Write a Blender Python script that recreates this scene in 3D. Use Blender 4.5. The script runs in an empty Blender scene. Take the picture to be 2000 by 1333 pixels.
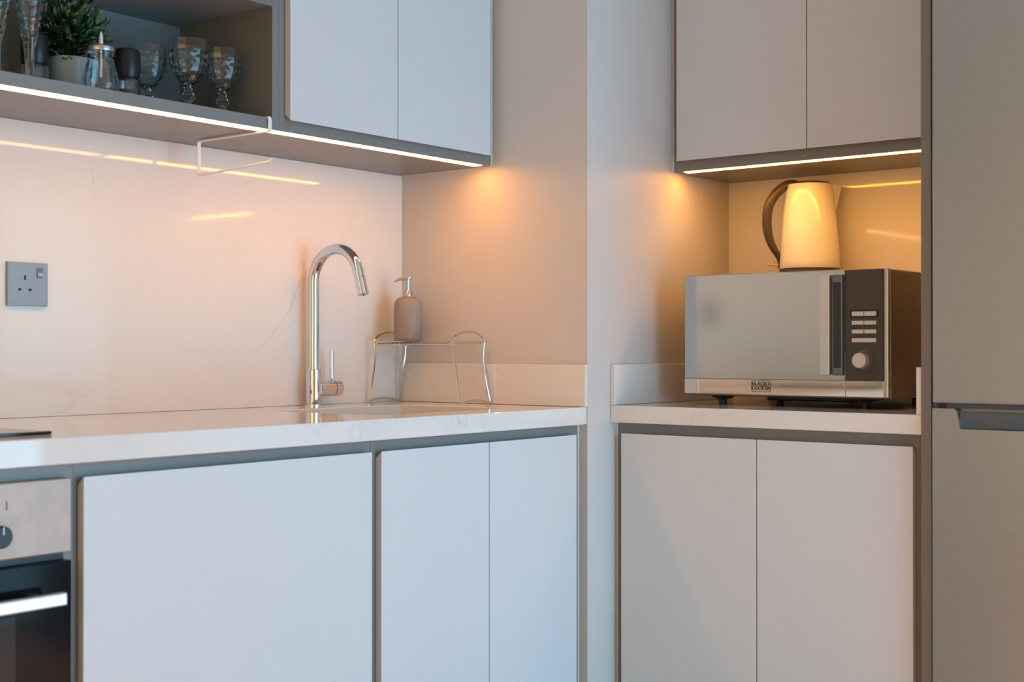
import bpy, bmesh, math, random
from mathutils import Vector, Matrix
random.seed(7)
PI = math.pi
SC = bpy.context.scene
COL = SC.collection

# ------------------------------------------------------------------ camera
cam = bpy.data.cameras.new('camera')
cam.sensor_width = 36.0
cam.lens = 47.52
cam.clip_start = 0.05
cam.dof.use_dof = True
cam.dof.focus_distance = 3.1
cam.dof.aperture_fstop = 5.0
camo = bpy.data.objects.new('camera', cam)
COL.objects.link(camo)
camo.location = (-2.6076, -2.4406, 1.0575)
camo.rotation_euler = (math.radians(90.324), 0, math.radians(-51.6637))
SC.camera = camo

# ------------------------------------------------------------------ world, daylight, exposure
world = bpy.data.worlds.new('world')
SC.world = world
world.use_nodes = True
bg = world.node_tree.nodes['Background']
bg.inputs[0].default_value = (0.55, 0.72, 1.0, 1)
bg.inputs[1].default_value = 0.05

def area(name, loc, rot, sx, sy, energy, color):
    l = bpy.data.lights.new(name, 'AREA')
    l.shape = 'RECTANGLE'; l.size = sx; l.size_y = sy
    l.energy = energy; l.color = color
    o = bpy.data.objects.new(name, l); COL.objects.link(o)
    o.location = loc; o.rotation_euler = rot
    return o
# daylight standing in the patio window of the front wall, warm fill light added in an invented left wall opening
area('daylight_front', (-0.50, -3.345, 0.92), (math.radians(90), 0, 0), 1.6, 1.75, 63, (0.29, 0.70, 1.0))
area('warm_fill_left', (-4.14, -2.0, 1.10), (math.radians(90), 0, math.radians(-90)), 2.5, 2.15, 29, (1.0, 0.65, 0.24))
# sunlight falling through the front window onto the floor behind the camera
sun = bpy.data.lights.new('sun', 'SUN'); sun.energy = 18.0; sun.angle = math.radians(1.0); sun.color = (1.0, 0.32, 0.12)
suno = bpy.data.objects.new('sun', sun); COL.objects.link(suno)
suno.rotation_euler = Vector((-0.22, 0.72, -0.64)).to_track_quat('-Z', 'Y').to_euler()

vs = SC.view_settings
vs.view_transform = 'Standard'
vs.look = 'None'
vs.exposure = 0.0
vs.gamma = 1.0
vs.use_curve_mapping = False
SC.cycles.max_bounces = 12
SC.cycles.transmission_bounces = 12
SC.cycles.sample_clamp_indirect = 4.0

# ------------------------------------------------------------------ materials
MATS = {}
def nodes(name):
    m = bpy.data.materials.new(name); m.use_nodes = True
    nt = m.node_tree
    return m, nt, nt.nodes['Principled BSDF']

def mat(name, color, rough=0.5, metal=0.0, noise=0.0, nscale=8.0, bump=0.0, bscale=200.0,
        coat=0.0, trans=0.0, ior=1.45, stretch=None, spec=0.5, rvar=0.0):
    if name in MATS: return MATS[name]
    m, nt, b = nodes(name)
    b.inputs['Roughness'].default_value = rough
    b.inputs['Metallic'].default_value = metal
    b.inputs['IOR'].default_value = ior
    b.inputs['Transmission Weight'].default_value = trans
    b.inputs['Coat Weight'].default_value = coat
    b.inputs['Specular IOR Level'].default_value = spec
    b.inputs['Base Color'].default_value = (*color, 1)
    tc = nt.nodes.new('ShaderNodeTexCoord')
    vec = tc.outputs['Object']
    if stretch:
        mp = nt.nodes.new('ShaderNodeMapping'); mp.inputs['Scale'].default_value = stretch
        nt.links.new(vec, mp.inputs['Vector']); vec = mp.outputs['Vector']
    if noise > 0 or rvar > 0:
        n = nt.nodes.new('ShaderNodeTexNoise'); n.inputs['Scale'].default_value = nscale
        n.inputs['Detail'].default_value = 4
        nt.links.new(vec, n.inputs['Vector'])
        if noise > 0:
            r = nt.nodes.new('ShaderNodeValToRGB')
            r.color_ramp.elements[0].position = 0.3; r.color_ramp.elements[1].position = 0.7
            r.color_ramp.elements[0].color = (*[c * (1 - noise) for c in color], 1)
            r.color_ramp.elements[1].color = (*[min(1, c * (1 + noise)) for c in color], 1)
            nt.links.new(n.outputs['Fac'], r.inputs['Fac'])
            nt.links.new(r.outputs['Color'], b.inputs['Base Color'])
        if rvar > 0:
            mr = nt.nodes.new('ShaderNodeMapRange')
            mr.inputs['To Min'].default_value = max(0, rough - rvar); mr.inputs['To Max'].default_value = rough + rvar
            nt.links.new(n.outputs['Fac'], mr.inputs['Value'])
            nt.links.new(mr.outputs['Result'], b.inputs['Roughness'])
    if bump > 0:
        n2 = nt.nodes.new('ShaderNodeTexNoise'); n2.inputs['Scale'].default_value = bscale
        n2.inputs['Detail'].default_value = 3
        nt.links.new(vec, n2.inputs['Vector'])
        bp = nt.nodes.new('ShaderNodeBump'); bp.inputs['Strength'].default_value = bump
        bp.inputs['Distance'].default_value = 0.001
        nt.links.new(n2.outputs['Fac'], bp.inputs['Height'])
        nt.links.new(bp.outputs['Normal'], b.inputs['Normal'])
    MATS[name] = m
    return m

def quartz(name, base, vein, rough):
    m, nt, b = nodes(name)
    tc = nt.nodes.new('ShaderNodeTexCoord')
    n = nt.nodes.new('ShaderNodeTexNoise'); n.inputs['Scale'].default_value = 2.1
    n.inputs['Detail'].default_value = 9; n.inputs['Roughness'].default_value = 0.62
    n.inputs['Distortion'].default_value = 1.1
    nt.links.new(tc.outputs['Object'], n.inputs['Vector'])
    a = nt.nodes.new('ShaderNodeMath'); a.operation = 'SUBTRACT'; a.inputs[1].default_value = 0.5
    nt.links.new(n.outputs['Fac'], a.inputs[0])
    ab = nt.nodes.new('ShaderNodeMath'); ab.operation = 'ABSOLUTE'
    nt.links.new(a.outputs[0], ab.inputs[0])
    r = nt.nodes.new('ShaderNodeValToRGB')
    r.color_ramp.elements[0].position = 0.0; r.color_ramp.elements[0].color = (1, 1, 1, 1)
    r.color_ramp.elements[1].position = 0.008; r.color_ramp.elements[1].color = (0, 0, 0, 1)
    nt.links.new(ab.outputs[0], r.inputs['Fac'])
    n2 = nt.nodes.new('ShaderNodeTexNoise'); n2.inputs['Scale'].default_value = 3.5
    n2.inputs['Detail'].default_value = 5
    nt.links.new(tc.outputs['Object'], n2.inputs['Vector'])
    r2 = nt.nodes.new('ShaderNodeValToRGB')
    r2.color_ramp.elements[0].position = 0.52; r2.color_ramp.elements[1].position = 0.68
    nt.links.new(n2.outputs['Fac'], r2.inputs['Fac'])
    mu = nt.nodes.new('ShaderNodeMath'); mu.operation = 'MULTIPLY'
    nt.links.new(r.outputs['Color'], mu.inputs[0]); nt.links.new(r2.outputs['Color'], mu.inputs[1])
    mx = nt.nodes.new('ShaderNodeMix'); mx.data_type = 'RGBA'
    mx.inputs['A'].default_value = (*base, 1); mx.inputs['B'].default_value = (*vein, 1)
    nt.links.new(mu.outputs[0], mx.inputs['Factor'])
    nt.links.new(mx.outputs['Result'], b.inputs['Base Color'])
    b.inputs['Roughness'].default_value = rough
    MATS[name] = m
    return m

def emit(name, color, strength):
    m, nt, b = nodes(name)
    b.inputs['Base Color'].default_value = (0.9, 0.9, 0.9, 1)
    b.inputs['Emission Color'].default_value = (*color, 1)
    b.inputs['Emission Strength'].default_value = strength
    MATS[name] = m
    return m

M_QUARTZ = quartz('white_quartz', (0.75, 0.71, 0.665), (0.61, 0.57, 0.53), 0.055)
M_WALL = mat('painted_wall', (0.615, 0.59, 0.565), 0.42, noise=0.015, nscale=3, bump=0.06, bscale=240)
M_CEIL = mat('painted_ceiling', (0.80, 0.79, 0.77), 0.8, noise=0.01)
M_DOOR = mat('door_lacquer', (0.635, 0.645, 0.655), 0.40, noise=0.012, nscale=5, bump=0.05, bscale=420)
M_GREY = mat('carcass_grey', (0.215, 0.212, 0.205), 0.36, noise=0.03, nscale=14, bump=0.04, bscale=500)
M_SEAL = mat('sealant', (0.75, 0.74, 0.72), 0.5, noise=0.02)
M_CHROME = mat('chrome', (0.74, 0.75, 0.80), 0.045, 1.0, rvar=0.015, nscale=30)
M_STEEL = mat('brushed_steel', (0.56, 0.55, 0.54), 0.30, 1.0, noise=0.05, nscale=60, stretch=(1, 1, 12), rvar=0.04)
M_FRIDGE = mat('fridge_steel', (0.41, 0.415, 0.415), 0.36, 0.85, noise=0.06, nscale=220, rvar=0.05, bump=0.05, bscale=700)
M_SINK = mat('sink_steel', (0.42, 0.42, 0.42), 0.32, 1.0, noise=0.05, nscale=30)
M_BLACK = mat('black_plastic', (0.012, 0.012, 0.013), 0.38, noise=0.1, nscale=20)
M_BLACKGLASS = mat('black_glass', (0.008, 0.009, 0.011), 0.06, noise=0.05, spec=0.5)
M_OVENGLASS = mat('oven_glass', (0.007, 0.008, 0.009), 0.10, noise=0.05, spec=0.12)
M_FLOOR = mat('pale_floor', (0.50, 0.42, 0.34), 0.45, noise=0.25, nscale=5, stretch=(1, 9, 1))
M_GLASS = mat('clear_glass', (0.93, 0.98, 1.0), 0.0, trans=1.0, ior=1.47)
M_WHITE = mat('white_coated_metal', (0.80, 0.80, 0.80), 0.4, noise=0.02)
M_LED_A = emit('led_diffuser_warm', (1.0, 0.50, 0.20), 21.0)
M_LED_C = emit('led_diffuser_golden', (1.0, 0.37, 0.06), 39.0)
M_LED_B = emit('led_diffuser_amber', (1.0, 0.40, 0.05), 53.0)

# ------------------------------------------------------------------ mesh helpers
class MB:
    """collects shapes in world coordinates and builds ONE mesh object"""
    def __init__(s): s.bm = bmesh.new(); s.hard = True
    def box(s, x0, x1, y0, y1, z0, z1, bev=0.0, seg=2):
        b = bmesh.new()
        vs_ = [b.verts.new((x, y, z)) for x in (x0, x1) for y in (y0, y1) for z in (z0, z1)]
        for f in ((0, 1, 3, 2), (4, 6, 7, 5), (0, 4, 5, 1), (2, 3, 7, 6), (0, 2, 6, 4), (1, 5, 7, 3)):
            b.faces.new([vs_[i] for i in f])
        bmesh.ops.recalc_face_normals(b, faces=b.faces)
        if bev > 0:
            bmesh.ops.bevel(b, geom=list(b.edges), offset=bev, segments=seg, affect='EDGES', profile=0.5)
        s.join(b); return s
    def join(s, b, mtx=None):
        if mtx is not None: bmesh.ops.transform(b, matrix=mtx, verts=b.verts)
        me = bpy.data.meshes.new('tmp'); b.to_mesh(me); b.free()
        s.bm.from_mesh(me); bpy.data.meshes.remove(me)
    def prism(s, pts, vec, bev=0.0):
        """polygon (3D points) extruded by vec"""
        b = bmesh.new(); v = Vector(vec)
        a = [b.verts.new(p) for p in pts]; c = [b.verts.new(Vector(p) + v) for p in pts]
        n = len(pts)
        b.faces.new(a); b.faces.new(c[::-1])
        for i in range(n): b.faces.new((a[i], c[i], c[(i + 1) % n], a[(i + 1) % n]))
        bmesh.ops.recalc_face_normals(b, faces=b.faces)
        if bev > 0:
            bmesh.ops.bevel(b, geom=list(b.edges), offset=bev, segments=2, affect='EDGES', profile=0.5)
        s.join(b); return s
    def lathe(s, prof, cx, cy, seg=32, z0=0.0, stagger=None, mtx=None):
        s.hard = False
        """prof: list of (r, z); stagger: set of row indices turned by half a step"""
        b = bmesh.new(); rows = []
        for k, (r, z) in enumerate(prof):
            if r < 1e-6: rows.append([b.verts.new((0, 0, z))])
            else:
                off = PI / seg if (stagger and k in stagger) else 0
                rows.append([b.verts.new((r * math.cos(2 * PI * i / seg + off), r * math.sin(2 * PI * i / seg + off), z)) for i in range(seg)])
        for k in range(len(rows) - 1):
            p, q = rows[k], rows[k + 1]
            sp = bool(stagger and k in stagger); sq = bool(stagger and (k + 1) in stagger)
            for i in range(seg):
                j = (i + 1) % seg
                if len(p) == 1 and len(q) == 1: continue
                if len(p) == 1: b.faces.new((p[0], q[i], q[j]))
                elif len(q) == 1: b.faces.new((p[i], p[j], q[0]))
                elif sp == sq: b.faces.new((p[i], p[j], q[j], q[i]))
                elif sq: b.faces.new((p[i], p[j], q[i])); b.faces.new((p[j], q[j], q[i]))
                else: b.faces.new((p[i], q[j], q[i])); b.faces.new((p[i], p[j], q[j]))
        bmesh.ops.recalc_face_normals(b, faces=b.faces)
        M = Matrix.Translation((cx, cy, z0))
        if mtx is not None: M = M @ mtx
        s.join(b, M); return s
    def tube(s, pts, r, seg=10, closed=False, caps=True):
        s.hard = False
        b = bmesh.new(); P = [Vector(p) for p in pts]; n = len(P)
        rr = r if isinstance(r, (list, tuple)) else [r] * n
        up = None; rows = []
        for i in range(n):
            if closed: t = (P[(i + 1) % n] - P[(i - 1) % n]).normalized()
            else: t = (P[min(i + 1, n - 1)] - P[max(i - 1, 0)]).normalized()
            if up is None:
                up = Vector((0, 0, 1)) if abs(t.z) < 0.9 else Vector((1, 0, 0))
            u = (up - t * up.dot(t)).normalized(); w = t.cross(u); up = u
            rows.append([b.verts.new(P[i] + (u * math.cos(2 * PI * k / seg) + w * math.sin(2 * PI * k / seg)) * rr[i]) for k in range(seg)])
        for i in range(n if closed else n - 1):
            p, q = rows[i], rows[(i + 1) % n]
            for k in range(seg):
                b.faces.new((p[k], p[(k + 1) % seg], q[(k + 1) % seg], q[k]))
        if caps and not closed:
            b.faces.new(rows[0]); b.faces.new(rows[-1])
        bmesh.ops.recalc_face_normals(b, faces=b.faces)
        s.join(b); return s
    def strap(s, pts, wvec, th):
        """flat strip of thickness th along pts, width vector wvec"""
        b = bmesh.new(); P = [Vector(p) for p in pts]; W = Vector(wvec); n = len(P); rows = []
        for i in range(n):
            t1 = (P[i] - P[i - 1]).normalized() if i > 0 else (P[1] - P[0]).normalized()
            t2 = (P[i + 1] - P[i]).normalized() if i < n - 1 else t1
            t = (t1 + t2).normalized()
            nn = t.cross(W.normalized()).normalized() * (th / 2 / max(0.5, t.dot(t1)))
            rows.append([b.verts.new(P[i] + a * W / 2 + c * nn) for a, c in ((-1, -1), (1, -1), (1, 1), (-1, 1))])
        for i in range(n - 1):
            for k in range(4):
                b.faces.new((rows[i][k], rows[i][(k + 1) % 4], rows[i + 1][(k + 1) % 4], rows[i + 1][k]))
        b.faces.new(rows[0]); b.faces.new(rows[-1])
        bmesh.ops.recalc_face_normals(b, faces=b.faces)
        s.join(b); return s
    def build(s, name, material, parent=None, smooth=True, ang=35):
        me = bpy.data.meshes.new(name)
        org = Vector((0, 0, 0))
        if parent is not None:
            org = parent.get('_o'); org = Vector(org) if org else Vector((0, 0, 0))
            bmesh.ops.translate(s.bm, verts=s.bm.verts, vec=-org)
        s.bm.to_mesh(me); s.bm.free()
        if smooth:
            for p in me.polygons: p.use_smooth = True
            me.set_sharp_from_angle(angle=math.radians(min(ang, 12) if s.hard else ang))
        me.materials.append(material)
        o = bpy.data.objects.new(name, me); COL.objects.link(o)
        if parent is not None:
            o.parent = parent; o['_o'] = list(org)
        return o

def thing(name, label, cat, loc, group=None):
    o = bpy.data.objects.new(name, None); COL.objects.link(o)
    o.location = loc; o.empty_display_size = 0.05
    o['label'] = label; o['category'] = cat; o['_o'] = list(loc)
    if group: o['group'] = group
    return o
def tag(o, label, cat, group=None):
    o['label'] = label; o['category'] = cat
    if group: o['group'] = group
    return o
def struct(o): o['kind'] = 'structure'; return o
def arc(c, r, a0, a1, n, ax1, ax2):
    c = Vector(c); ax1 = Vector(ax1); ax2 = Vector(ax2)
    return [c + ax1 * (r * math.cos(a0 + (a1 - a0) * i / n)) + ax2 * (r * math.sin(a0 + (a1 - a0) * i / n)) for i in range(n + 1)]
def text_mesh(body, size, ext, mtx):
    cu = bpy.data.curves.new('lettering', 'FONT'); cu.body = body; cu.size = size; cu.extrude = ext
    cu.align_x = 'CENTER'; cu.align_y = 'CENTER'; cu.offset = size * 0.018
    o = bpy.data.objects.new('lettering_tmp', cu); COL.objects.link(o)
    dg = bpy.context.evaluated_depsgraph_get()
    me = bpy.data.meshes.new_from_object(o.evaluated_get(dg))
    b = bmesh.new(); b.from_mesh(me)
    bpy.data.objects.remove(o); bpy.data.curves.remove(cu); bpy.data.meshes.remove(me)
    m = MB(); m.join(b, mtx); return m

# ------------------------------------------------------------------ the room
DP = 0.605          # depth of the wall return / worktop
XD = 0.6846         # back wall of the appliance niche
H = 2.50
struct(MB().box(-4.3, 0.85, -3.55, 0.15, -0.06, 0.0).build('floor', M_FLOOR, smooth=False))
struct(MB().box(-4.3, 0.85, -3.55, 0.15, H, H + 0.06).build('ceiling', M_CEIL, smooth=False))
struct(MB().box(-4.3, 0.0, 0.0, 0.15, 0.0, H).build('wall_back', M_WALL, smooth=False))
struct(MB().box(0.0, 0.85, -DP, 0.15, 0.0, H).build('wall_return', M_WALL, smooth=False))
struct(MB().box(XD, 0.85, -3.4, -DP, 0.0, H).build('wall_right', M_WALL, smooth=False))
def holed_wall(name, axis, p0, p1, a0, a1, h0, h1, z0, z1):
    m = MB()
    def bx(s0, s1, q0, q1):
        if axis == 'y': m.box(s0, s1, p0, p1, q0, q1)
        else: m.box(p0, p1, s0, s1, q0, q1)
    bx(a0, h0, 0, H); bx(h1, a1, 0, H); bx(h0, h1, 0, z0); bx(h0, h1, z1, H)
    return struct(m.build(name, M_WALL, smooth=False))
holed_wall('wall_front', 'y', -3.55, -3.4, -4.3, 0.85, -1.35, 0.35, 0.03, 1.85)
holed_wall('wall_left', 'x', -4.3, -4.15, -3.4, 0.0, -3.27, -0.73, 0.0, 2.2)  # wide opening made up to hold the added warm fill light
def window(name, axis, p, a0, a1, z0, z1):
    m = MB()
    def bx(s0, s1, q0, q1):
        if axis == 'y': m.box(s0, s1, p, p + 0.06, q0, q1)
        else: m.box(p, p + 0.06, s0, s1, q0, q1)
    w = 0.05; c = (a0 + a1) / 2
    bx(a0, a0 + w, z0, z1); bx(a1 - w, a1, z0, z1); bx(a0, a1, z0, z0 + w); bx(a0, a1, z1 - w, z1); bx(c - w / 2, c + w / 2, z0, z1)
    return struct(m.build(name, M_WHITE, smooth=False))
window('window_1', 'y', -3.50, -1.35, 0.35, 0.03, 1.85)
m = MB().box(-4.148, -4.130, -3.32, -3.27, 0.0, 2.25).box(-4.148, -4.130, -0.73, -0.68, 0.0, 2.25).box(-4.148, -4.130, -3.27, -0.73, 2.2, 2.25)
struct(m.build('trim_1', M_WHITE, smooth=False))  # frame of the made-up left opening

# quartz splashbacks and upstands
tag(MB().box(-2.6, -0.0005, -0.0105, -0.0008, 0.9205, 1.5115).build('splashback', M_QUARTZ, smooth=False),
    'tall polished white quartz splashback with faint grey veins behind the tap', 'splashback')
tag(MB().box(XD - 0.010, XD, -1.3765, -DP, 0.9205, 1.512).build('splashback', M_QUARTZ, smooth=False),
    'quartz back panel of the niche behind the kettle and microwave', 'splashback')
tag(MB().box(-0.012, -0.0003, -DP - 0.002, -0.0105, 0.9205, 1.020, 0.0012, 1).build('upstand', M_QUARTZ),
    'low quartz upstand on the wall return behind the wire rack', 'upstand')
tag(MB().box(0.0945, XD - 0.0105, -DP - 0.013, -DP - 0.0003, 0.9215, 1.0195, 0.0012, 1).build('upstand', M_QUARTZ),
    'low quartz upstand on the pillar beside the microwave', 'upstand')
tag(MB().box(0.0945, XD - 0.0105, -1.3765, -1.3655, 0.9215, 1.0190, 0.0012, 1).build('upstand', M_QUARTZ),
    'low quartz upstand against the tall panel next to the fridge', 'upstand')

# ------------------------------------------------------------------ worktops
def ring_slab(x0, x1, y0, y1, hx0, hx1, hy0, hy1, z0, z1):
    b = bmesh.new()
    def loop(a0, a1, c0, c1, z): return [b.verts.new(p) for p in ((a0, c0, z), (a1, c0, z), (a1, c1, z), (a0, c1, z))]
    ot, it, ob, ib = loop(x0, x1, y0, y1, z1), loop(hx0, hx1, hy0, hy1, z1), loop(x0, x1, y0, y1, z0), loop(hx0, hx1, hy0, hy1, z0)
    for i in range(4):
        j = (i + 1) % 4
        b.faces.new((ot[i], ot[j], it[j], it[i])); b.faces.new((ob[j], ob[i], ib[i], ib[j]))
        b.faces.new((ot[j], ot[i], ob[i], ob[j])); b.faces.new((it[i], it[j], ib[j], ib[i]))
    bmesh.ops.recalc_face_normals(b, faces=b.faces)
    sel = [e for e in b.edges if e.calc_face_angle(0) > 1.0]
    bmesh.ops.bevel(b, geom=sel, offset=0.0012, segments=1, affect='EDGES')
    m = MB(); m.join(b); return m
SKX0, SKX1, SKY0, SKY1 = -0.600, -0.167, -0.499, -0.1615
tag(ring_slab(-2.6, -0.002, -DP, -0.0005, SKX0, SKX1, SKY0, SKY1, 0.879, 0.920).build('worktop', M_QUARTZ),
    'long white quartz worktop with the sink cut into it', 'worktop')
tag(MB().box(0.0955, XD - 0.0005, -1.3765, -DP - 0.0005, 0.880, 0.921, 0.0012, 1).build('worktop', M_QUARTZ),
    'short quartz worktop of the niche under the microwave', 'worktop')

# sink
sk = thing('sink', 'undermounted stainless steel sink basin let into the long worktop', 'sink', (-0.3835, -0.33, 0.66))
m = MB(); b = bmesh.new()
def rrect(x0, x1, y0, y1, z, r, n=5):
    out = []
    for cx, cy, a in ((x1 - r, y1 - r, 0), (x0 + r, y1 - r, PI / 2), (x0 + r, y0 + r, PI), (x1 - r, y0 + r, 1.5 * PI)):
        for i in range(n + 1):
            t = a + PI / 2 * i / n
            out.append(b.verts.new((cx + r * math.cos(t), cy + r * math.sin(t), z)))
    return out
e = 0.004
rows = [rrect(SKX0 - 0.02, SKX1 + 0.02, SKY0 - 0.02, SKY1 + 0.02, 0.8785, 0.03),
        rrect(SKX0 - e, SKX1 + e, SKY0 - e, SKY1 + e, 0.8785, 0.02),
        rrect(SKX0 + 0.004, SKX1 - 0.004, SKY0 + 0.004, SKY1 - 0.004, 0.70, 0.025),
        rrect(SKX0 + 0.03, SKX1 - 0.03, SKY0 + 0.03, SKY1 - 0.03, 0.672, 0.03)]
for p, q in zip(rows, rows[1:]):
    n = len(p)
    for i in range(n): b.faces.new((p[i], p[(i + 1) % n], q[(i + 1) % n], q[i]))
b.faces.new(rows[-1])
bmesh.ops.recalc_face_normals(b, faces=b.faces)
for f in b.faces: f.normal_flip() if f.normal.z < -0.5 else None
m.hard = False; m.join(b); m.build('basin', M_SINK, sk)
MB().lathe([(0.0, 0.001), (0.030, 0.001), (0.043, 0.004), (0.045, 0.0)], -0.3835, -0.33, 28, 0.672).build('drain', M_CHROME, sk)

# tap
TX, TY = -0.351, -0.047
tp = thing('tap', 'tall chrome swan neck kitchen tap with side lever behind the sink', 'tap', (TX, TY, 0.92))
MB().lathe([(0, 0), (0.0215, 0), (0.0215, 0.004), (0.019, 0.0065), (0.019, 0.0865), (0.0178, 0.0875), (0, 0.0875)], TX, TY, 36, 0.92).build('body', M_CHROME, tp)
R = 0.077; zc = 1.217
pts = [(TX, TY, 1.0), (TX, TY, 1.05), (TX, TY, 1.10), (TX, TY, 1.15), (TX, TY, 1.19)]
pts += arc((TX, TY - R, zc), R, 0, math.radians(166), 34, (0, 1, 0), (0, 0, 1))
d = (pts[-1] - pts[-2]).normalized()
tip0 = pts[-1]
pts += [tip0 + d * 0.012]
MB().tube(pts, 0.0130, 24).build('spout', M_CHROME, tp)
MB().tube([tip0 + d * 0.0125, tip0 + d * 0.054], 0.0134, 24).build('aerator', M_CHROME, tp)
lv = MB().tube([(TX + 0.012, TY, 0.961), (TX + 0.0605, TY, 0.961)], 0.0192, 28).build('lever_hub', M_CHROME, tp)
MB().tube([(TX + 0.0615, TY, 0.961), (TX + 0.083, TY, 0.961), (TX + 0.086, TY, 0.961)], [0.0196, 0.0196, 0.0165], 28).build('lever_cap', M_CHROME, tp)
MB().tube([(TX + 0.060, TY, 0.975), (TX + 0.060, TY, 0.986)], 0.0028, 10).tube([(TX + 0.060, TY, 0.985), (TX + 0.060, TY, 1.052)], 0.0048, 14).build('lever_pin', M_CHROME, tp)

# ------------------------------------------------------------------ kitchen cabinets
def door_mesh(axis, a0, a1, z0, z1, front, back, bevel_edge, mb=None):
    """slab door with the finger-pull bevel cut into the rear of its top or bottom edge"""
    m = mb or MB(); bv = 0.014
    if bevel_edge == 'top': prof = [(front, z0), (front, z1), (back, z1 - bv), (back, z0)]
    else: prof = [(front, z0), (front, z1), (back, z1), (back, z0 + bv)]
    if axis == 'x': m.prism([(a0, d_, z) for d_, z in prof], (a1 - a0, 0, 0), 0.0008)
    else: m.prism([(d_, a0, z) for d_, z in prof], (0, a1 - a0, 0), 0.0008)
    return m
def carcass(axis, a0, a1, front, rear, z0, z1, t=0.018, top=True, rail=0.0):
    m = MB()
    def bx(s0, s1, d0, d1, q0, q1):
        lo, hi = min(d0, d1), max(d0, d1)
        if axis == 'x': m.box(s0, s1, lo, hi, q0, q1)
        else: m.box(lo, hi, s0, s1, q0, q1)
    sg = 1 if rear > front else -1
    bx(a0, a0 + t, front, rear, z0, z1); bx(a1 - t, a1, front, rear, z0, z1)
    bx(a0 + t, a1 - t, front, rear, z0, z0 + t)
    bx(a0 + t, a1 - t, rear - sg * 0.008, rear, z0 + t, z1)
    if top: bx(a0 + t, a1 - t, front, rear - sg * 0.008, z1 - t, z1)
    if rail: bx(a0 + t, a1 - t, front, front + sg * t, z1 - rail, z1)
    return m

CF, DF = -0.578, -0.596            # carcass and door front planes, long run
cb = thing('base_cabinet', 'single door pale grey base cabinet between the oven and the sink doors', 'cabinet', (-1.04, -0.3, 0.10))
carcass('x', -1.366, -0.701, CF, -0.02, 0.10, 0.8785, top=False, rail=0.07).build('body', M_GREY, cb, smooth=False)
door_mesh('x', -1.3590, -0.7135, 0.112, 0.8560, DF, CF - 0.001, 'top').build('door', M_DOOR, cb)
cb = thing('base_cabinet', 'two door pale grey sink base cabinet ending at the wall return', 'cabinet', (-0.35, -0.3, 0.10))
carcass('x', -0.700, -0.0035, CF, -0.02, 0.10, 0.8785, top=False, rail=0.07).build('body', M_GREY, cb, smooth=False)
door_mesh('x', -0.6870, -0.3545, 0.112, 0.8560, DF, CF - 0.001, 'top').build('door', M_DOOR, cb)
door_mesh('x', -0.3520, -0.0310, 0.112, 0.8560, DF, CF - 0.001, 'top').build('door', M_DOOR, cb)
MB().box(-0.0035, -0.0005, CF - 0.002, CF + 0.01, 0.10, 0.8785).build('sealant_bead', M_SEAL, cb, smooth=False)
oh = thing('oven_housing', 'grey oven housing cabinet at the end of the long run', 'cabinet', (-1.68, -0.3, 0.10))
carcass('x', -1.998, -1.3665, CF, -0.02, 0.10, 0.8785, top=False, rail=0.022).build('body', M_GREY, oh, smooth=False)
tag(MB().box(-2.6, -0.0035, -0.54, -0.522, 0.0, 0.0995).build('kickboard', M_GREY, smooth=False), 'grey kickboard along the floor under the long run', 'kickboard')

RCF, RDF = 0.1243, 0.1063          # niche run
cb = thing('base_cabinet', 'two door warm grey base cabinet under the microwave niche', 'cabinet', (0.4, -0.99, 0.10))
carcass('y', -1.3763, -DP - 0.0035, RCF, XD - 0.005, 0.10, 0.8795, top=False, rail=0.07).box(RCF, RCF + 0.018, -1.3583, -1.3440, 0.118, 0.8095).build('body', M_GREY, cb, smooth=False)
door_mesh('y', -0.9905, -0.6290, 0.112, 0.8540, RDF, RCF - 0.001, 'top').build('door', M_DOOR, cb)
door_mesh('y', -1.3535, -0.9930, 0.112, 0.8540, RDF, RCF - 0.001, 'top').build('door', M_DOOR, cb)
MB().box(RCF - 0.002, RCF + 0.01, -DP - 0.0033, -DP - 0.0003, 0.10, 0.8795).build('sealant_bead', M_SEAL, cb, smooth=False)
tag(MB().box(0.17, 0.188, -1.3763, -DP - 0.0005, 0.0, 0.0995).build('kickboard', M_GREY, smooth=False), 'grey kickboard along the floor under the microwave niche', 'kickboard')

UCF, UDF = -0.3135, -0.3315
ZU = 1.512
wc = thing('wall_cabinet', 'two door pale grey wall cabinet over the tap', 'cabinet', (-0.35, -0.15, ZU))
carcass('x', -0.701, -0.0035, UCF, -0.0005, ZU, 2.26, t=0.018).box(-0.683, -0.0215, UCF, UCF + 0.018, ZU + 0.018, ZU + 0.05).build('body', M_GREY, wc, smooth=False)
door_mesh('x', -0.6855, -0.3595, 1.5340, 2.255, UDF, UCF - 0.001, 'bottom').build('door', M_DOOR, wc)
door_mesh('x', -0.3570, -0.0250, 1.5340, 2.255, UDF, UCF - 0.001, 'bottom').build('door', M_DOOR, wc)
MB().box(-0.0035, -0.0003, UCF - 0.002, -0.0005, ZU, ZU + 0.004).box(-0.0035, -0.0003, UCF - 0.002, UCF + 0.003, ZU + 0.004, 2.26).build('sealant_bead', M_SEAL, wc, smooth=False)

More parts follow.
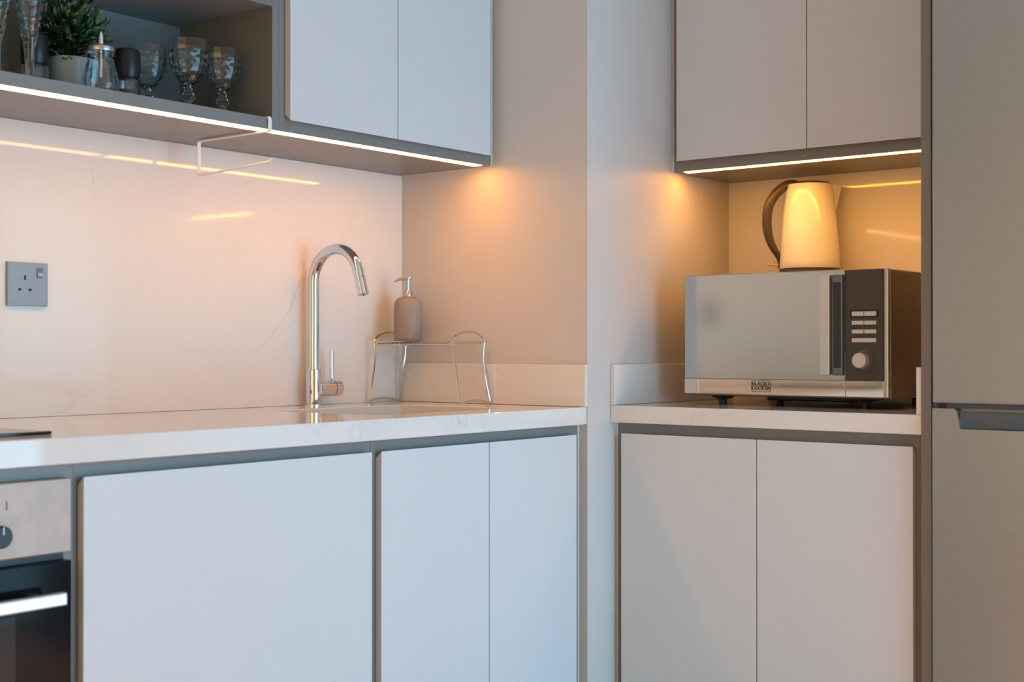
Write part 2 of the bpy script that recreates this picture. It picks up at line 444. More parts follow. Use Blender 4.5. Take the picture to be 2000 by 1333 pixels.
osh = thing('open_shelf_unit', 'grey open wall shelf unit holding glassware above the socket', 'shelf', (-1.35, -0.15, ZU))
MB().box(-2.15, -0.7015, UCF, -0.0005, ZU, 1.5355).build('shelf_board', M_GREY, osh, smooth=False)
MB().box(-2.132, -0.7195, UCF, -0.0105, 1.7685, 1.7865).build('top_board', M_GREY, osh, smooth=False)
MB().box(-0.7195, -0.7015, UCF, -0.0105, 1.5357, 2.26).build('side_panel', M_GREY, osh, smooth=False)
MB().box(-2.15, -2.132, UCF, -0.0105, 1.5357, 2.26).build('side_panel', M_GREY, osh, smooth=False)
MB().box(-2.15, -0.7015, -0.0103, -0.0005, 1.5357, 2.26).build('back_panel', M_GREY, osh, smooth=False)
door_mesh('x', -1.42, -0.7215, 1.7800, 2.255, UDF, UCF - 0.001, 'bottom').build('door', M_DOOR, osh)
door_mesh('x', -2.14, -1.4225, 1.7800, 2.255, UDF, UCF - 0.001, 'bottom').build('door', M_DOOR, osh)

RUF, RUD = 0.3834, 0.3654
wc = thing('wall_cabinet', 'two door taupe grey wall cabinet over the kettle and microwave', 'cabinet', (0.53, -0.99, ZU))
carcass('y', -1.3763, -DP - 0.0035, RUF, XD - 0.0005, ZU, 2.26).box(RUF, RUF + 0.018, -1.3583, -DP - 0.0215, ZU + 0.018, ZU + 0.05).build('body', M_GREY, wc, smooth=False)
door_mesh('y', -0.9870, -0.6260, 1.5370, 2.255, RUD, RUF - 0.001, 'bottom').build('door', M_DOOR, wc)
door_mesh('y', -1.3520, -0.9895, 1.5370, 2.255, RUD, RUF - 0.001, 'bottom').build('door', M_DOOR, wc)
MB().box(RUF - 0.002, RUF + 0.003, -DP - 0.0033, -DP - 0.0003, ZU, 2.26).build('sealant_bead', M_SEAL, wc, smooth=False)

tag(MB().box(0.0925, XD - 0.0005, -1.3985, -1.3770, 0.0, 2.26, 0.0008, 1).build('end_panel', M_GREY),
    'tall dark grey end panel standing between the niche and the fridge', 'panel')

# led strips
ls = thing('led_strip', 'warm white light strip along the front of the open shelf board', 'strip light', (-1.42, -0.298, ZU))
MB().box(-2.14, -0.7345, UCF + 0.001, UCF + 0.029, ZU - 0.0006, ZU - 0.0001).build('channel', M_WHITE, ls, smooth=False)
MB().box(-2.138, -0.7355, UCF + 0.002, UCF + 0.028, ZU - 0.0022, ZU - 0.0007).build('diffuser', M_LED_A, ls, smooth=False)
ls = thing('led_strip', 'golden light strip under the wall cabinet over the tap', 'strip light', (-0.38, -0.298, ZU))
MB().box(-0.7225, -0.033, UCF + 0.001, UCF + 0.027, ZU - 0.0006, ZU - 0.0001).build('channel', M_WHITE, ls, smooth=False)
MB().box(-0.7215, -0.036, UCF + 0.002, UCF + 0.026, ZU - 0.0022, ZU - 0.0007).build('diffuser', M_LED_C, ls, smooth=False)
ls = thing('led_strip', 'amber light strip under the wall cabinet over the kettle', 'strip light', (0.398, -0.99, ZU))
MB().box(RUF + 0.002, RUF + 0.024, -1.374, -0.634, ZU - 0.0006, ZU - 0.0001).build('channel', M_WHITE, ls, smooth=False)
MB().box(RUF + 0.003, RUF + 0.023, -1.372, -0.637, ZU - 0.0022, ZU - 0.0007).build('diffuser', M_LED_B, ls, smooth=False)

# white holder hooked on the shelf board
XS = -0.7287
pp = [(XS, UCF + 0.030, 1.5368), (XS, UCF - 0.0008, 1.5370), (XS, UCF - 0.0030, 1.530), (XS, UCF - 0.0030, 1.5085), (XS, UCF + 0.002, 1.5075),
      (XS, -0.093, 1.5075), (XS, -0.088, 1.504), (XS, -0.0885, 1.470), (XS, -0.0875, 1.4375), (XS, -0.0905, 1.4330), (XS, -0.20, 1.4385), (XS, -0.315, 1.4450), (XS, -0.328, 1.4495)]
tag(MB().strap(pp, (0.0095, 0, 0), 0.0018).build('roll_holder', M_WHITE, smooth=False),
    'thin white strap roll holder hooked over the shelf board edge', 'holder')

# wall socket
so = thing('wall_socket', 'brushed grey single switched wall socket on the quartz splashback', 'socket', (-1.0965, -0.010, 1.142))
SX0, SX1, SZ0, SZ1 = -1.1405, -1.0520, 1.1425, 1.2290
M_SOCK = mat('socket_metal', (0.27, 0.32, 0.37), 0.38, 0.15, noise=0.04, nscale=90, stretch=(1, 1, 8))
MB().box(SX0, SX1, -0.0185, -0.0102, SZ0, SZ1, 0.0012, 2).build('plate', M_SOCK, so)
for hx, hz, w, h in ((-1.1030, 1.1985, 0.0044, 0.0092), (-1.1144, 1.1750, 0.0068, 0.0050), (-1.0920, 1.1746, 0.0068, 0.0050)):
    MB().box(hx - w / 2, hx + w / 2, -0.0188, -0.0180, hz - h / 2, hz + h / 2).build('pin_hole', M_BLACK, so, smooth=False)
MB().box(-1.0775, -1.0635, -0.0190, -0.0182, 1.1995, 1.2195).build('switch_frame', mat('switch_frame_metal', (0.16, 0.15, 0.15), 0.4, 0.5, noise=0.03), so, smooth=False)
MB().prism([(-1.0762, -0.0184, 1.2010), (-1.0762, -0.0225, 1.2020), (-1.0762, -0.0205, 1.2095), (-1.0762, -0.0192, 1.2180), (-1.0762, -0.0184, 1.2180)], (0.0114, 0, 0)).build('rocker', M_CHROME, so, smooth=False)

# ------------------------------------------------------------------ hob and oven
hb = thing('hob', 'black glass hob lying on the worktop above the oven', 'hob', (-1.66, -0.29, 0.9203))
MB().box(-1.955, -1.3655, -0.5190, -0.06, 0.9203, 0.9255, 0.001, 1).build('glass', M_BLACKGLASS, hb)
for zx, zy, r in ((-1.80, -0.40, 0.08), (-1.52, -0.40, 0.09), (-1.80, -0.18, 0.09), (-1.52, -0.18, 0.07)):
    MB().lathe([(r, 0), (r, 0.0003), (r - 0.002, 0.0003), (r - 0.002, 0)], zx, zy, 40, 0.9255).build('zone_ring', mat('zone_print', (0.25, 0.25, 0.25), 0.4, noise=0.05), hb)

ov = thing('oven', 'built in oven with steel control panel and black glass door', 'oven', (-1.68, -0.3, 0.26))
OX0, OX1 = -1.976, -1.3815
MB().box(OX0 + 0.01, OX1 - 0.006, CF + 0.004, -0.06, 0.262, 0.855).build('body', M_BLACK, ov, smooth=False)
M_OVENSTEEL = mat('oven_steel', (0.46, 0.365, 0.30), 0.50, 0.35, noise=0.10, nscale=26, rvar=0.06)
cp = MB().box(OX0, OX1, DF + 0.000, CF + 0.004, 0.7420, 0.8560, 0.0012, 1).build('control_panel', M_OVENSTEEL, ov)
for kx in (-1.510, -1.679, -1.848):
    k = MB().lathe([(0, 0.0), (0.0175, 0.0), (0.0165, 0.020), (0.0145, 0.0225), (0, 0.0225)], kx, DF - 0.0003, 28, 0.779, mtx=Matrix.Rotation(PI / 2, 4, 'X')).build('knob', M_BLACK, ov)
    MB().box(kx - 0.0008, kx + 0.0008, DF - 0.0238, DF - 0.0228, 0.783, 0.794).build('pointer', M_WHITE, k, smooth=False)
MB().box(-1.4925, -1.4905, DF - 0.0006, DF + 0.0006, 0.816, 0.829).build('indicator_light', mat('indicator_red', (0.25, 0.02, 0.02), 0.4, noise=0.05), ov, smooth=False)
MB().box(OX0 + 0.004, OX1 - 0.006, CF - 0.006, CF + 0.003, 0.7300, 0.7418).build('vent_slot', M_BLACK, ov, smooth=False)
dr = MB().box(OX0, OX1, DF - 0.002, CF + 0.003, 0.268, 0.7290, 0.0015, 1).build('door', M_OVENGLASS, ov)
MB().box(OX0 + 0.075, -1.478, DF - 0.0024, DF - 0.0018, 0.34, 0.655).build('door_window', mat('oven_window', (0.030, 0.029, 0.026), 0.10, noise=0.05, spec=0.15), dr, smooth=False)
hd = MB().box(OX0 + 0.03, -1.4160, DF - 0.044, DF - 0.030, 0.6680, 0.6880, 0.0025, 2).build('handle', mat('oven_handle', (0.70, 0.68, 0.66), 0.35, 0.7, noise=0.03), dr)
for hx in (OX0 + 0.05, -1.45):
    MB().box(hx - 0.008, hx + 0.008, DF - 0.031, DF - 0.0018, 0.671, 0.685).build('handle_bracket', M_STEEL, dr, smooth=False)

# ------------------------------------------------------------------ fridge
fr = thing('fridge', 'tall stainless steel fridge freezer with recessed handle beside the grey panel', 'fridge', (0.37, -1.71, 0.0))
FX, FY0, FY1 = 0.070, -2.005, -1.4090
MB().box(FX + 0.062, XD - 0.02, FY0 + 0.002, FY1 - 0.002, 0.02, 1.92).build('body', mat('fridge_body', (0.20, 0.20, 0.21), 0.4, 0.3, noise=0.03), fr, smooth=False)
MB().box(FX, FX + 0.060, FY0, FY1, 0.9470, 1.915, 0.004, 3).build('door', M_FRIDGE, fr)
ld = MB().prism([(FX, FY1, 0.05), (FX, FY1, 0.9370), (FX, -1.4540, 0.9370), (FX, -1.4590, 0.931), (FX, -1.4660, 0.8965), (FX, -1.948, 0.8965), (FX, -1.955, 0.931), (FX, -1.960, 0.9370), (FX, FY0, 0.9370), (FX, FY0, 0.05)], (0.028, 0, 0))
ld.box(FX + 0.0275, FX + 0.060, FY0, FY1, 0.05, 0.9370)
ld = ld.build('door', M_FRIDGE, fr, smooth=False)
MB().box(FX + 0.010, FX + 0.0272, -1.952, -1.4625, 0.8975, 0.9300).build('handle_recess', mat('recess_grey', (0.10, 0.115, 0.13), 0.4, 0.3, noise=0.04), ld, smooth=False)
MB().box(FX + 0.004, FX + 0.05, FY0 + 0.004, FY1 - 0.0005, 0.9375, 0.9465).build('gasket', mat('gasket_grey', (0.05, 0.055, 0.065), 0.5, noise=0.04), fr, smooth=False)
MB().box(FX + 0.0025, FX + 0.04, -1.437, -1.420, 0.9378, 0.9462).build('hinge', M_BLACK, fr, smooth=False)
for fx in (0.16, 0.62):
    for fy in (-1.95, -1.46):
        MB().lathe([(0, 0), (0.02, 0), (0.02, 0.021), (0, 0.021)], fx, fy, 16, 0.0).build('foot', M_BLACK, fr)

# ------------------------------------------------------------------ microwave
WX = 0.250; WY0, WY1 = -1.2290, -0.7196
WZ0, WZ1 = 0.9490, 1.2365
mw = thing('microwave', 'mirror fronted silver microwave with dark control panel on the niche worktop', 'microwave', (0.45, -0.975, 0.9212))
M_MWBODY = mat('microwave_case', (0.20, 0.175, 0.155), 0.36, 0.55, noise=0.04, nscale=60)
M_MIRROR = mat('mirror_glass', (0.46, 0.485, 0.50), 0.105, 1.0, rvar=0.01, nscale=6)
M_TRIM = mat('polished_steel', (0.66, 0.58, 0.51), 0.05, 1.0, rvar=0.01, nscale=20)
M_CTRL = mat('control_panel_brown', (0.075, 0.066, 0.060), 0.28, 0.4, noise=0.03)
M_BTN = mat('button_silver', (0.66, 0.63, 0.60), 0.35, 0.3, noise=0.03)
MB().box(WX + 0.016, 0.652, WY0 - 0.012, WY1 - 0.002, 0.9440, 1.2350, 0.004, 2).build('case', M_MWBODY, mw)
MB().box(WX + 0.004, WX + 0.0158, WY0 - 0.010, WY1 - 0.0005, 0.9470, WZ1, 0.003, 2).build('front_frame', M_STEEL, mw)
wd = MB().box(WX, WX + 0.0038, -1.1390, WY1, 0.9850, WZ1 - 0.0012, 0.0012, 1).build('door', M_MIRROR, mw)
MB().box(WX - 0.020, WX - 0.0002, -1.1095, -1.0868, 0.9975, 1.2245, 0.0015, 2).build('handle', mat('handle_silver', (0.62, 0.61, 0.60), 0.28, 0.85, noise=0.03), wd)
hp = MB().box(WX - 0.010, WX - 0.0003, -1.1368, -1.1098, 0.9970, 1.2255, 0.004, 2).build('handle_pocket', mat('pocket_bluegrey', (0.16, 0.18, 0.20), 0.35, 0.4, noise=0.03), wd)
MB().box(WX - 0.0106, WX - 0.0096, -1.1335, -1.1150, 1.0140, 1.2080, 0.0004, 1).build('pocket_slot', mat('slot_dark', (0.035, 0.034, 0.032), 0.45, noise=0.03), hp)
ctl = MB().box(WX, WX + 0.0038, WY0, -1.1402, 0.9850, WZ1 - 0.0012, 0.0012, 1).build('control_panel', M_CTRL, mw)
MB().prism([(WX - 0.0004, WY1, 0.9838), (WX - 0.0004, WY1, WZ0), (WX + 0.0038, WY1, WZ0), (WX + 0.0038, WY1, 0.9838)], (0, -1.1390 - WY1, 0), 0.0006).build('lower_trim', M_TRIM, mw)
MB().prism([(WX - 0.0004, -1.1402, 0.9838), (WX - 0.0004, -1.1402, WZ0), (WX + 0.0038, -1.1402, WZ0), (WX + 0.0038, -1.1402, 0.9838)], (0, WY0 + 1.1402, 0), 0.0006).build('lower_trim', M_TRIM, mw)
MB().box(WX - 0.0006, WX + 0.002, -1.2190, -1.1500, 1.1268, 1.1445, 0.0005, 1).build('button_surround', M_BLACK, ctl)
for ya, yb, za, zb in ((-1.1838, -1.1554, 1.1305, 1.1409), (-1.2134, -1.1850, 1.1305, 1.1409), (-1.1838, -1.1554, 1.111, 1.120), (-1.2134, -1.1850, 1.111, 1.120),
                       (-1.1838, -1.1554, 1.0913, 1.1005), (-1.2134, -1.1850, 1.0913, 1.1005), (-1.2134, -1.1554, 1.0717, 1.081)):
    MB().box(WX - 0.0022, WX + 0.001, ya, yb, za, zb, 0.0006, 1).build('button', M_BTN, ctl)
MB().box(WX - 0.0003, WX + 0.001, -1.1655, -1.1550, 1.1015, 1.1045).build('printed_mark', M_BLACK, ctl, smooth=False)
MB().lathe([(0, 0.0), (0.0175, 0.0), (0.0170, 0.018), (0.0160, 0.0195), (0, 0.0195)], WX - 0.0002, -1.1802, 32, 1.031, mtx=Matrix.Rotation(-PI / 2, 4, 'Y')).build('dial', M_BTN, ctl)
MB().lathe([(0.0215, 0.0), (0.0215, 0.0006), (0.0185, 0.0006), (0.0185, 0.0)], WX - 0.0002, -1.1815, 32, 1.032, mtx=Matrix.Rotation(-PI / 2, 4, 'Y')).build('dial_ring', mat('dial_ring_grey', (0.16, 0.15, 0.14), 0.4, 0.3, noise=0.03), ctl)
# badge: rounded outline and two lines of lettering
LY0, LY1, LZ0, LZ1 = -0.9525, -0.9029, 0.9560, 0.9818
oc = []
for cy, cz, a in ((LY0 + 0.004, LZ1 - 0.004, PI / 2), (LY0 + 0.004, LZ0 + 0.004, PI), (LY1 - 0.004, LZ0 + 0.004, 1.5 * PI), (LY1 - 0.004, LZ1 - 0.004, 0)):
    for i in range(5):
        t = a + PI / 2 * i / 4
        oc.append((WX - 0.0006, cy + 0.004 * math.cos(t), cz + 0.004 * math.sin(t)))
bd = MB().tube(oc, 0.0007, 6, closed=True)
bd = bd.build('badge_outline', M_BLACK, mw)
RT = Matrix(((0, 0, -1, 0), (-1, 0, 0, 0), (0, 1, 0, 0), (0, 0, 0, 1)))
def lettering(body, size, x, y, z):
    return text_mesh(body, size, 0.0002, Matrix.Translation((x, y, z)) @ RT)
ymid = (LY0 + LY1) / 2
lettering('BLACK+', 0.0128, WX - 0.0007, ymid, 0.9743).build('lettering', M_BLACK, mw, smooth=False)
lettering('DECKER', 0.0128, WX - 0.0007, ymid, 0.9637).build('lettering', M_BLACK, mw, smooth=False)
for fx, fy in ((0.30, -0.798), (0.30, -1.165), (0.60, -0.798), (0.60, -1.165)):
    MB().lathe([(0, 0), (0.009, 0), (0.010, 0.013), (0.026, 0.0185), (0.030, 0.0232), (0, 0.0232)], fx, fy, 20, 0.9211).build('foot', M_BLACK, mw)
MB().box(WX + 0.08, 0.63, -1.12, -0.90, 0.9330, 0.9442, 0.003, 1).build('base_plate', M_BLACK, mw)

# ------------------------------------------------------------------ kettle
KX, KY, KZ = 0.585, -0.8890, 1.2368
kt = thing('kettle', 'cream electric jug kettle with dark handle on top of the microwave', 'kettle', (KX, KY, KZ))
M_CREAM = mat('cream_enamel', (0.86, 0.85, 0.81), 0.16, coat=0.4, noise=0.01)
M_KDARK = mat('kettle_dark_plastic', (0.060, 0.048, 0.038), 0.38, noise=0.05)
RX, RY = 0.6203, -0.7844                    # unit vector towards the spout
MB().lathe([(0, 0), (0.076, 0), (0.079, 0.004), (0.0765, 0.0225), (0.072, 0.0240), (0, 0.0240)], KX, KY, 44, KZ).build('power_base', M_KDARK, kt)
prof = [(0.072, 0.0245), (0.0765, 0.0250), (0.0780, 0.0285), (0.0772, 0.045), (0.0750, 0.080), (0.0722, 0.115), (0.0690, 0.150), (0.0650, 0.185), (0.0602, 0.222), (0.0575, 0.2385), (0.0560, 0.2410), (0.0525, 0.2415), (0, 0.2415)]
MB().lathe(prof, KX, KY, 56, KZ).build('body', M_CREAM, kt, ang=50)
def kp(r, z, s=0.0): return (KX + RX * r - RY * s, KY + RY * r + RX * s, KZ + z)
# spout: a wedge growing out of the upper body
b = bmesh.new()
sv = [kp(0.044, 0.2405, 0.033), kp(0.0845, 0.2400, 0.0), kp(0.044, 0.2405, -0.033), kp(0.0535, 0.205, 0.020), kp(0.0765, 0.205, 0), kp(0.0535, 0.205, -0.020), kp(0.0668, 0.1690, 0)]
V = [b.verts.new(p) for p in sv]
for f in ((0, 1, 2), (0, 3, 4, 1), (1, 4, 5, 2), (3, 6, 4), (4, 6, 5), (0, 2, 5, 6, 3)): b.faces.new([V[i] for i in f])
bmesh.ops.recalc_face_normals(b, faces=b.faces)
bmesh.ops.bevel(b, geom=list(b.edges), offset=0.0012, segments=2, affect='EDGES')
m = MB(); m.join(b); m.build('spout', M_CREAM, kt)
MB().lathe([(0.0530, 0.2412), (0.051, 0.2450), (0.040, 0.2478), (0, 0.2488)], KX, KY, 40, KZ).build('lid', M_KDARK, kt)
hpts = [(-0.030, 0.2465), (-0.052, 0.2430), (-0.072, 0.2315), (-0.091, 0.2120), (-0.1045, 0.1860), (-0.1090, 0.1550), (-0.1075, 0.1250), (-0.1000, 0.0950), (-0.0890, 0.0730), (-0.0800, 0.0580), (-0.0772, 0.044), (-0.0778, 0.027)]
hw = [0.006, 0.0115, 0.0125, 0.0125, 0.0125, 0.0125, 0.012, 0.0105, 0.009, 0.0075, 0.005, 0.004]
# smooth the handle curve
HP = []; HW = []
for i in range(len(hpts) - 1):
    p0 = hpts[max(i - 1, 0)]; p1 = hpts[i]; p2 = hpts[i + 1]; p3 = hpts[min(i + 2, len(hpts) - 1)]
    for k in range(4):
        t = k / 4
        f = lambda a, b_, c, d_: 0.5 * (2 * b_ + (c - a) * t + (2 * a - 5 * b_ + 4 * c - d_) * t * t + (3 * b_ - a - 3 * c + d_) * t ** 3)
        HP.append(kp(f(p0[0], p1[0], p2[0], p3[0]), f(p0[1], p1[1], p2[1], p3[1]))); HW.append(hw[i] + (hw[i + 1] - hw[i]) * t)
HP.append(kp(*hpts[-1])); HW.append(hw[-1])
MB().tube(HP, HW, 14).build('handle', M_KDARK, kt)
MB().tube([kp(-0.074, 0.0350), kp(-0.101, 0.0355), kp(-0.107, 0.0370)], [0.003, 0.0028, 0.0022], 10).build('switch_lever', mat('lever_amber', (0.55, 0.40, 0.22), 0.3, noise=0.03), kt)

# ------------------------------------------------------------------ wire rack and soap pump
rk = thing('wire_rack', 'small chrome wire corner rack standing beside the sink', 'rack', (-0.08, -0.172, 0.9205))
M_WIRE = mat('wire_chrome', (0.70, 0.68, 0.65), 0.16, 1.0, rvar=0.04, nscale=40)
X0, X1, ZS = -0.139, -0.021, 1.0725
for yb, ym in ((-0.0235, -0.0435), (-0.3265, -0.3065)):
    loop = []
    z0 = 0.9233
    n = 10
    for i in range(n + 1):                                   # arched foot bar
        t = i / n; loop.append((X0 + (X1 - X0) * t, yb, z0 + 0.008 * math.sin(PI * t)))
    for t in (0.06, 0.3, 0.55, 0.75, 0.9, 1.0):              # far leg up
        yy = yb + (ym - yb) * (min(1, t / 0.75)); loop.append((X1 - 0.006 * math.sin(PI * t), yy, z0 + (ZS - z0) * t))
    for i in range(1, n):                                    # arched handle
        a = PI * i / n; loop.append(((X0 + X1) / 2 + (X1 - X0) / 2 * math.cos(a), ym, ZS + 0.027 * math.sin(a)))
    for t in (1.0, 0.9, 0.75, 0.55, 0.3, 0.06):              # near leg down
        yy = yb + (ym - yb) * (min(1, t / 0.75)); loop.append((X0 + 0.006 * math.sin(PI * t), yy, z0 + (ZS - z0) * t))
    MB().tube(loop, 0.0026, 8, closed=True).build('side_loop', M_WIRE, rk)
for xr in (X0 + 0.001, X1 - 0.001):
    zr = ZS - 0.0055 if xr < -0.1 else ZS
    MB().tube([(xr, -0.0435, zr), (xr, -0.3065, zr)], 0.0022, 8).build('side_rod', M_WIRE, rk)
for i in range(17):
    yy = -0.055 - i * (0.240 / 16)
    MB().tube([(X0, yy, ZS - 0.0030), (X1, yy, ZS + 0.0022)], 0.0017, 6).build('shelf_wire', M_WIRE, rk)

BX, BY, BZ = -0.078, -0.103, 1.0768
sp = thing('soap_dispenser', 'taupe ceramic soap bottle with metal pump on the wire rack', 'soap dispenser', (BX, BY, BZ))
M_TAUPE = mat('taupe_ceramic', (0.30, 0.245, 0.205), 0.55, noise=0.06, nscale=40, bump=0.06, bscale=150)
MB().lathe([(0, 0), (0.033, 0), (0.0352, 0.002), (0.0360, 0.008), (0.0362, 0.060), (0.0358, 0.085), (0.0340, 0.098), (0.0290, 0.1065), (0.0200, 0.1115), (0.0125, 0.1135), (0, 0.1135)], BX, BY, 36, BZ).build('bottle', M_TAUPE, sp, ang=50)
pm = MB().lathe([(0, 0.1135), (0.0120, 0.1135), (0.0120, 0.128), (0.0100, 0.1310), (0.0060, 0.1320), (0.0060, 0.158), (0.0125, 0.159), (0.0125, 0.1625), (0, 0.1635)], BX, BY, 24, BZ).build('pump', M_STEEL, sp)
NX, NY = -0.6203, 0.7844
MB().tube([(BX, BY, BZ + 0.158), (BX + NX * 0.018, BY + NY * 0.018, BZ + 0.158), (BX + NX * 0.028, BY + NY * 0.028, BZ + 0.1555), (BX + NX * 0.0345, BY + NY * 0.0345, BZ + 0.150)], [0.0035, 0.0035, 0.0030, 0.0024], 10).build('nozzle', M_STEEL, pm)

# ------------------------------------------------------------------ things on the open shelf
ZB = 1.5358
def goblet(x, y, s, label):
    g = thing('goblet', label, 'glass', (x, y, ZB), 'cut glass goblets on the shelf')
    H_ = 0.144 * s
    foot = [(0, 0), (0.031, 0), (0.032, 0.0015), (0.020, 0.004), (0.0085, 0.008), (0.0068, 0.016), (0.0075, 0.024)]
    MB().lathe([(r * s, z * s) for r, z in foot] + [(0, 0.0242 * s)], x, y, 24, ZB).build('foot', M_GLASS, g)
    kn = [(0, 0.0246), (0.0075, 0.0246), (0.0125, 0.029), (0.0148, 0.034), (0.0125, 0.0395), (0.0085, 0.0435), (0.0105, 0.047), (0.0085, 0.050), (0, 0.0502)]
    MB().lathe([(r * s, z * s) for r, z in kn], x, y, 10, ZB).build('stem_knob', M_GLASS, g, smooth=False)
    out = [(0.009, 0.0506)]
    for q in range(9):                                        # diamond cut: rows of points alternately proud and sunk
        t = q / 8; z = 0.0560 + 0.066 * t
        r = 0.0395 * (1 - (1 - t) ** 2.3) * 0.70 + 0.0115 + 0.0005 * t
        out.append((r + (0.0011 if q % 2 else -0.0013), z))
    inn = [(0.0386, 0.1270), (0.0392, 0.1440), (0.0378, 0.1440), (0.0366, 0.1240), (0.0335, 0.0980), (0.0270, 0.0780), (0.0160, 0.0640), (0.0, 0.0590)]
    pr_ = [(0, 0.0505)] + out + inn
    MB().lathe([(r * s, z * s) for r, z in pr_], x, y, 16, ZB, stagger={3, 5, 7, 9}).build('bowl', M_GLASS, g, smooth=False)
    return g
goblet(-0.8596, -0.2177, 1.03, 'cut glass goblet in the middle of the three, between its two neighbours')
goblet(-0.7837, -0.2330, 0.97, 'cut glass goblet standing next to the shelf side panel')
goblet(-0.9009, -0.1400, 0.97, 'cut glass goblet standing next to the black capped shaker')

def flute(x, y, label):
    g = thing('champagne_flute', label, 'glass', (x, y, ZB), 'cut glass flutes on the shelf')
    MB().lathe([(0, 0), (0.026, 0), (0.027, 0.0015), (0.014, 0.004), (0.0075, 0.009), (0.0078, 0.025), (0.0092, 0.050), (0.0118, 0.073), (0, 0.0735)], x, y, 12, ZB).build('stem', M_GLASS, g)
    out = [(0.0118, 0.0738)]
    st = set(); k = 1
    z = 0.084
    while z < 0.185:
        out.append((min(0.0320, 0.0122 + (z - 0.0738) * 0.22) + (0.0009 if k % 2 else -0.0011), z))
        if k % 2: st.add(k + 1)
        z += 0.0085; k += 1
    inn = [(0.0322, 0.190), (0.0326, 0.215), (0.0312, 0.215), (0.0270, 0.165), (0.0170, 0.115), (0.0090, 0.086), (0, 0.083)]
    MB().lathe([(0, 0.0737)] + out + inn, x, y, 16, ZB, stagger={i for i in st if i < len(out)}).build('bowl', M_GLASS, g, smooth=False)
flute(-1.2400, -0.2525, 'tall diamond cut champagne flute in front of the black capped shaker by the plant')
flute(-1.3120, -0.2629, 'tall diamond cut champagne flute at the outer end of the row')

def shaker(x, y, label):
    g = thing('shaker', label, 'shaker', (x, y, ZB), 'black capped shakers on the shelf')
    MB().lathe([(0, 0), (0.0265, 0), (0.0275, 0.002), (0.0245, 0.046), (0.0215, 0.053), (0.0195, 0.053), (0.0220, 0.045), (0.0245, 0.005), (0, 0.004)], x, y, 20, ZB).build('jar', M_GLASS, g)
    MB().lathe([(0, 0.0045), (0.0238, 0.0055), (0.0228, 0.030), (0, 0.0305)], x, y, 18, ZB).build('spice', mat('ground_spice', (0.10, 0.07, 0.04), 0.8, noise=0.4, nscale=300), g)
    MB().lathe([(0, 0.0532), (0.0225, 0.0532), (0.0245, 0.057), (0.0262, 0.080), (0.0255, 0.104), (0.0235, 0.1095), (0.0190, 0.1115), (0, 0.1120)], x, y, 28, ZB).build('cap', M_BLACK, g)
shaker(-0.9918, -0.1956, 'black capped glass shaker between the goblets and the sugar pourer')
shaker(-1.1780, -0.1690, 'black capped glass shaker behind the champagne flute by the plant')

sx, sy = -1.0993, -0.2640
sg = thing('sugar_pourer', 'ribbed glass sugar pourer with steel screw lid in front of the plant pot', 'sugar pourer', (sx, sy, ZB))
b = bmesh.new(); N = 32; rows = []
prof = [(0.030, 0.0), (0.0335, 0.003), (0.0345, 0.018), (0.0300, 0.042), (0.0248, 0.062), (0.0245, 0.066), (0.0265, 0.072), (0.0255, 0.078)]
inner = [(0.0235, 0.078), (0.0222, 0.062), (0.0270, 0.042), (0.0310, 0.018), (0.0290, 0.006)]
for r, z in prof + inner:
    rb = 0.05 if z < 0.06 else 0
    rows.append([b.verts.new((r * (1 - rb * (i % 2)) * math.cos(2 * PI * i / N), r * (1 - rb * (i % 2)) * math.sin(2 * PI * i / N), z)) for i in range(N)])
for p, q in zip(rows, rows[1:]):
    for i in range(N): b.faces.new((p[i], p[(i + 1) % N], q[(i + 1) % N], q[i]))
b.faces.new(rows[0]); b.faces.new(rows[-1])
bmesh.ops.recalc_face_normals(b, faces=b.faces)
m = MB(); m.join(b, Matrix.Translation((sx, sy, ZB))); m.hard = False; m.build('jar', M_GLASS, sg, ang=20)
ldp = MB().lathe([(0, 0.0785), (0.0262, 0.0785), (0.0268, 0.081), (0.0262, 0.0865), (0.0240, 0.0890), (0.0100, 0.0915), (0, 0.0915)], sx, sy, 32, ZB).build('lid', M_STEEL, sg)
MB().lathe([(0, 0.0915), (0.0058, 0.0915), (0.0052, 0.110), (0.0030, 0.1165), (0, 0.1170)], sx, sy, 16, ZB).build('pour_spout', M_CHROME, ldp)
MB().lathe([(0, 0.030), (0.0035, 0.030), (0.0035, 0.0780), (0, 0.0780)], sx, sy, 12, ZB).build('pour_tube', M_STEEL, sg)

px, py = -1.0954, -0.1612
pl = thing('potted_plant', 'bushy green artificial plant in a white pot on the open shelf', 'plant', (px, py, ZB))
MB().lathe([(0, 0), (0.034, 0), (0.0355, 0.002), (0.0415, 0.072), (0.0425, 0.078), (0.0400, 0.078), (0.0385, 0.066), (0, 0.066)], px, py, 36, ZB).build('pot', mat('white_pot', (0.43, 0.54, 0.61), 0.28, noise=0.02), pl)
MB().lathe([(0.0380, 0.0665), (0.03, 0.069), (0, 0.071)], px, py, 24, ZB).build('soil', mat('soil', (0.03, 0.022, 0.015), 0.9, noise=0.3, nscale=60), pl)
M_STEM = mat('plant_stem', (0.05, 0.07, 0.02), 0.6, noise=0.1)
greens = [mat('leaf_green_%s' % n, c, 0.42, noise=0.25, nscale=60) for n, c in (('deep', (0.018, 0.055, 0.016)), ('mid', (0.035, 0.105, 0.022)), ('fresh', (0.075, 0.16, 0.03)), ('dusky', (0.055, 0.05, 0.045)))]
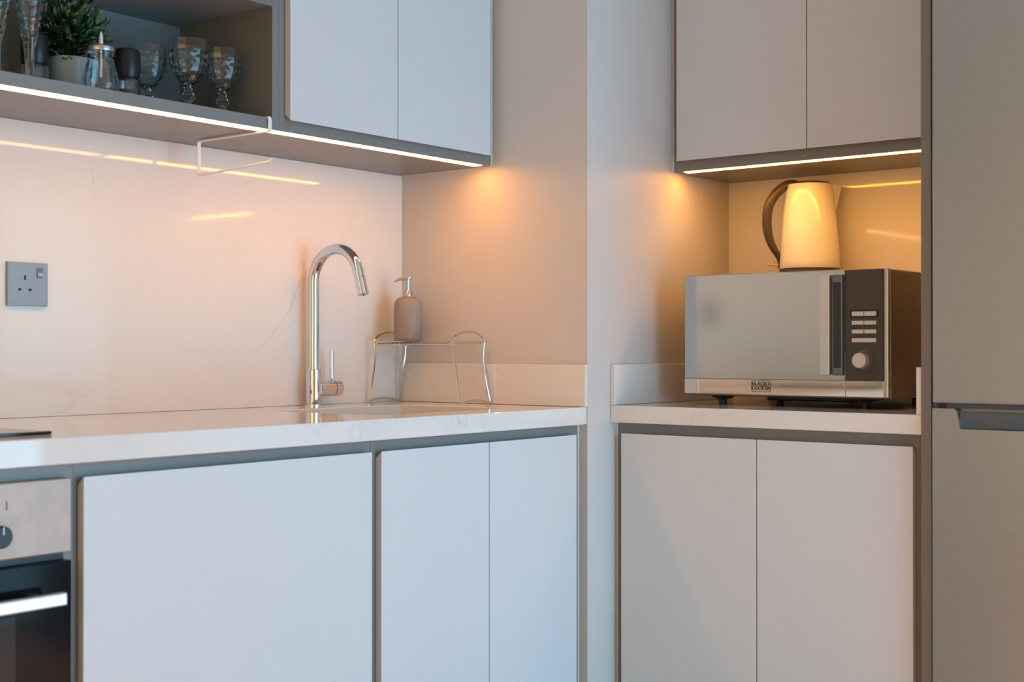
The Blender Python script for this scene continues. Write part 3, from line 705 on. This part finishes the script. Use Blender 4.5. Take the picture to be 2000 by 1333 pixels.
def leaf_bm(L=0.017, W=0.0085):
    b = bmesh.new()
    prof_ = [(0, 0.0007), (0.25, 0.40), (0.55, 0.5), (0.8, 0.32), (1.0, 0.02)]
    rows_ = []
    for t, w in prof_:
        z = 0.25 * L * t * t
        rows_.append([b.verts.new((L * t, -W * w, z)), b.verts.new((L * t, 0, z - 0.0012)), b.verts.new((L * t, W * w, z))])
    for p, q in zip(rows_, rows_[1:]):
        for k in range(2): b.faces.new((p[k], p[k + 1], q[k + 1], q[k]))
    return b
leaf_me = []
for g in greens:
    me = bpy.data.meshes.new('leaf'); bb = leaf_bm(); bb.to_mesh(me); bb.free(); me.materials.append(g)
    for p in me.polygons: p.use_smooth = True
    leaf_me.append(me)
rnd = random.Random(11)
fc = Vector((0, 0, 0.128))
for k in range(14):                                            # stems
    a = 2 * PI * k / 14; rr = 0.02 + 0.035 * rnd.random()
    MB().tube([(px + 0.015 * math.cos(a), py + 0.015 * math.sin(a), ZB + 0.067), (px + rr * 0.7 * math.cos(a), py + rr * 0.7 * math.sin(a), ZB + 0.11), (px + rr * math.cos(a), py + rr * math.sin(a), ZB + 0.165)], [0.0014, 0.0012, 0.0006], 5).build('stem', M_STEM, pl)
def leaf_place(rad0, rad1):
    while True:
        v = Vector((rnd.gauss(0, 1), rnd.gauss(0, 1), rnd.gauss(0, 1))).normalized()
        r = rad0 + (rad1 - rad0) * rnd.random()
        p = Vector((v.x * r * 1.0, v.y * r * 1.0, v.z * r * 0.92)) + fc
        if p.z > 0.078 and py + p.y < -0.018 and py + p.y > -0.28 and all((px + p.x - ax) ** 2 + (py + p.y - ay) ** 2 > 0.05 ** 2 or p.z > 0.14 for ax, ay in ((-1.178, -0.169), (-1.0993, -0.264), (-0.9918, -0.1956))): break
    dirv = (v + Vector((rnd.uniform(-.7, .7), rnd.uniform(-.7, .7), rnd.uniform(-.3, .9)))).normalized()
    q = dirv.to_track_quat('X', 'Z')
    return Matrix.Translation(p) @ q.to_matrix().to_4x4() @ Matrix.Rotation(rnd.uniform(-0.8, 0.8), 4, 'X') @ Matrix.Scale(rnd.uniform(0.75, 1.25), 4)
for k in range(290):
    o = bpy.data.objects.new('leaf', rnd.choices(leaf_me, (4, 5, 2, 2))[0]); COL.objects.link(o)
    o.parent = pl; o.matrix_local = leaf_place(0.052, 0.074)
m = MB()
for k in range(420):
    bb = leaf_bm(0.018, 0.010); m.join(bb, Matrix.Translation((px, py, ZB)) @ leaf_place(0.012, 0.056))
m.hard = False; fo = m.build('inner_foliage', greens[0], pl); fo['kind'] = 'stuff'

# tidy the helper property
for o in bpy.data.objects:
    if '_o' in o: del o['_o']
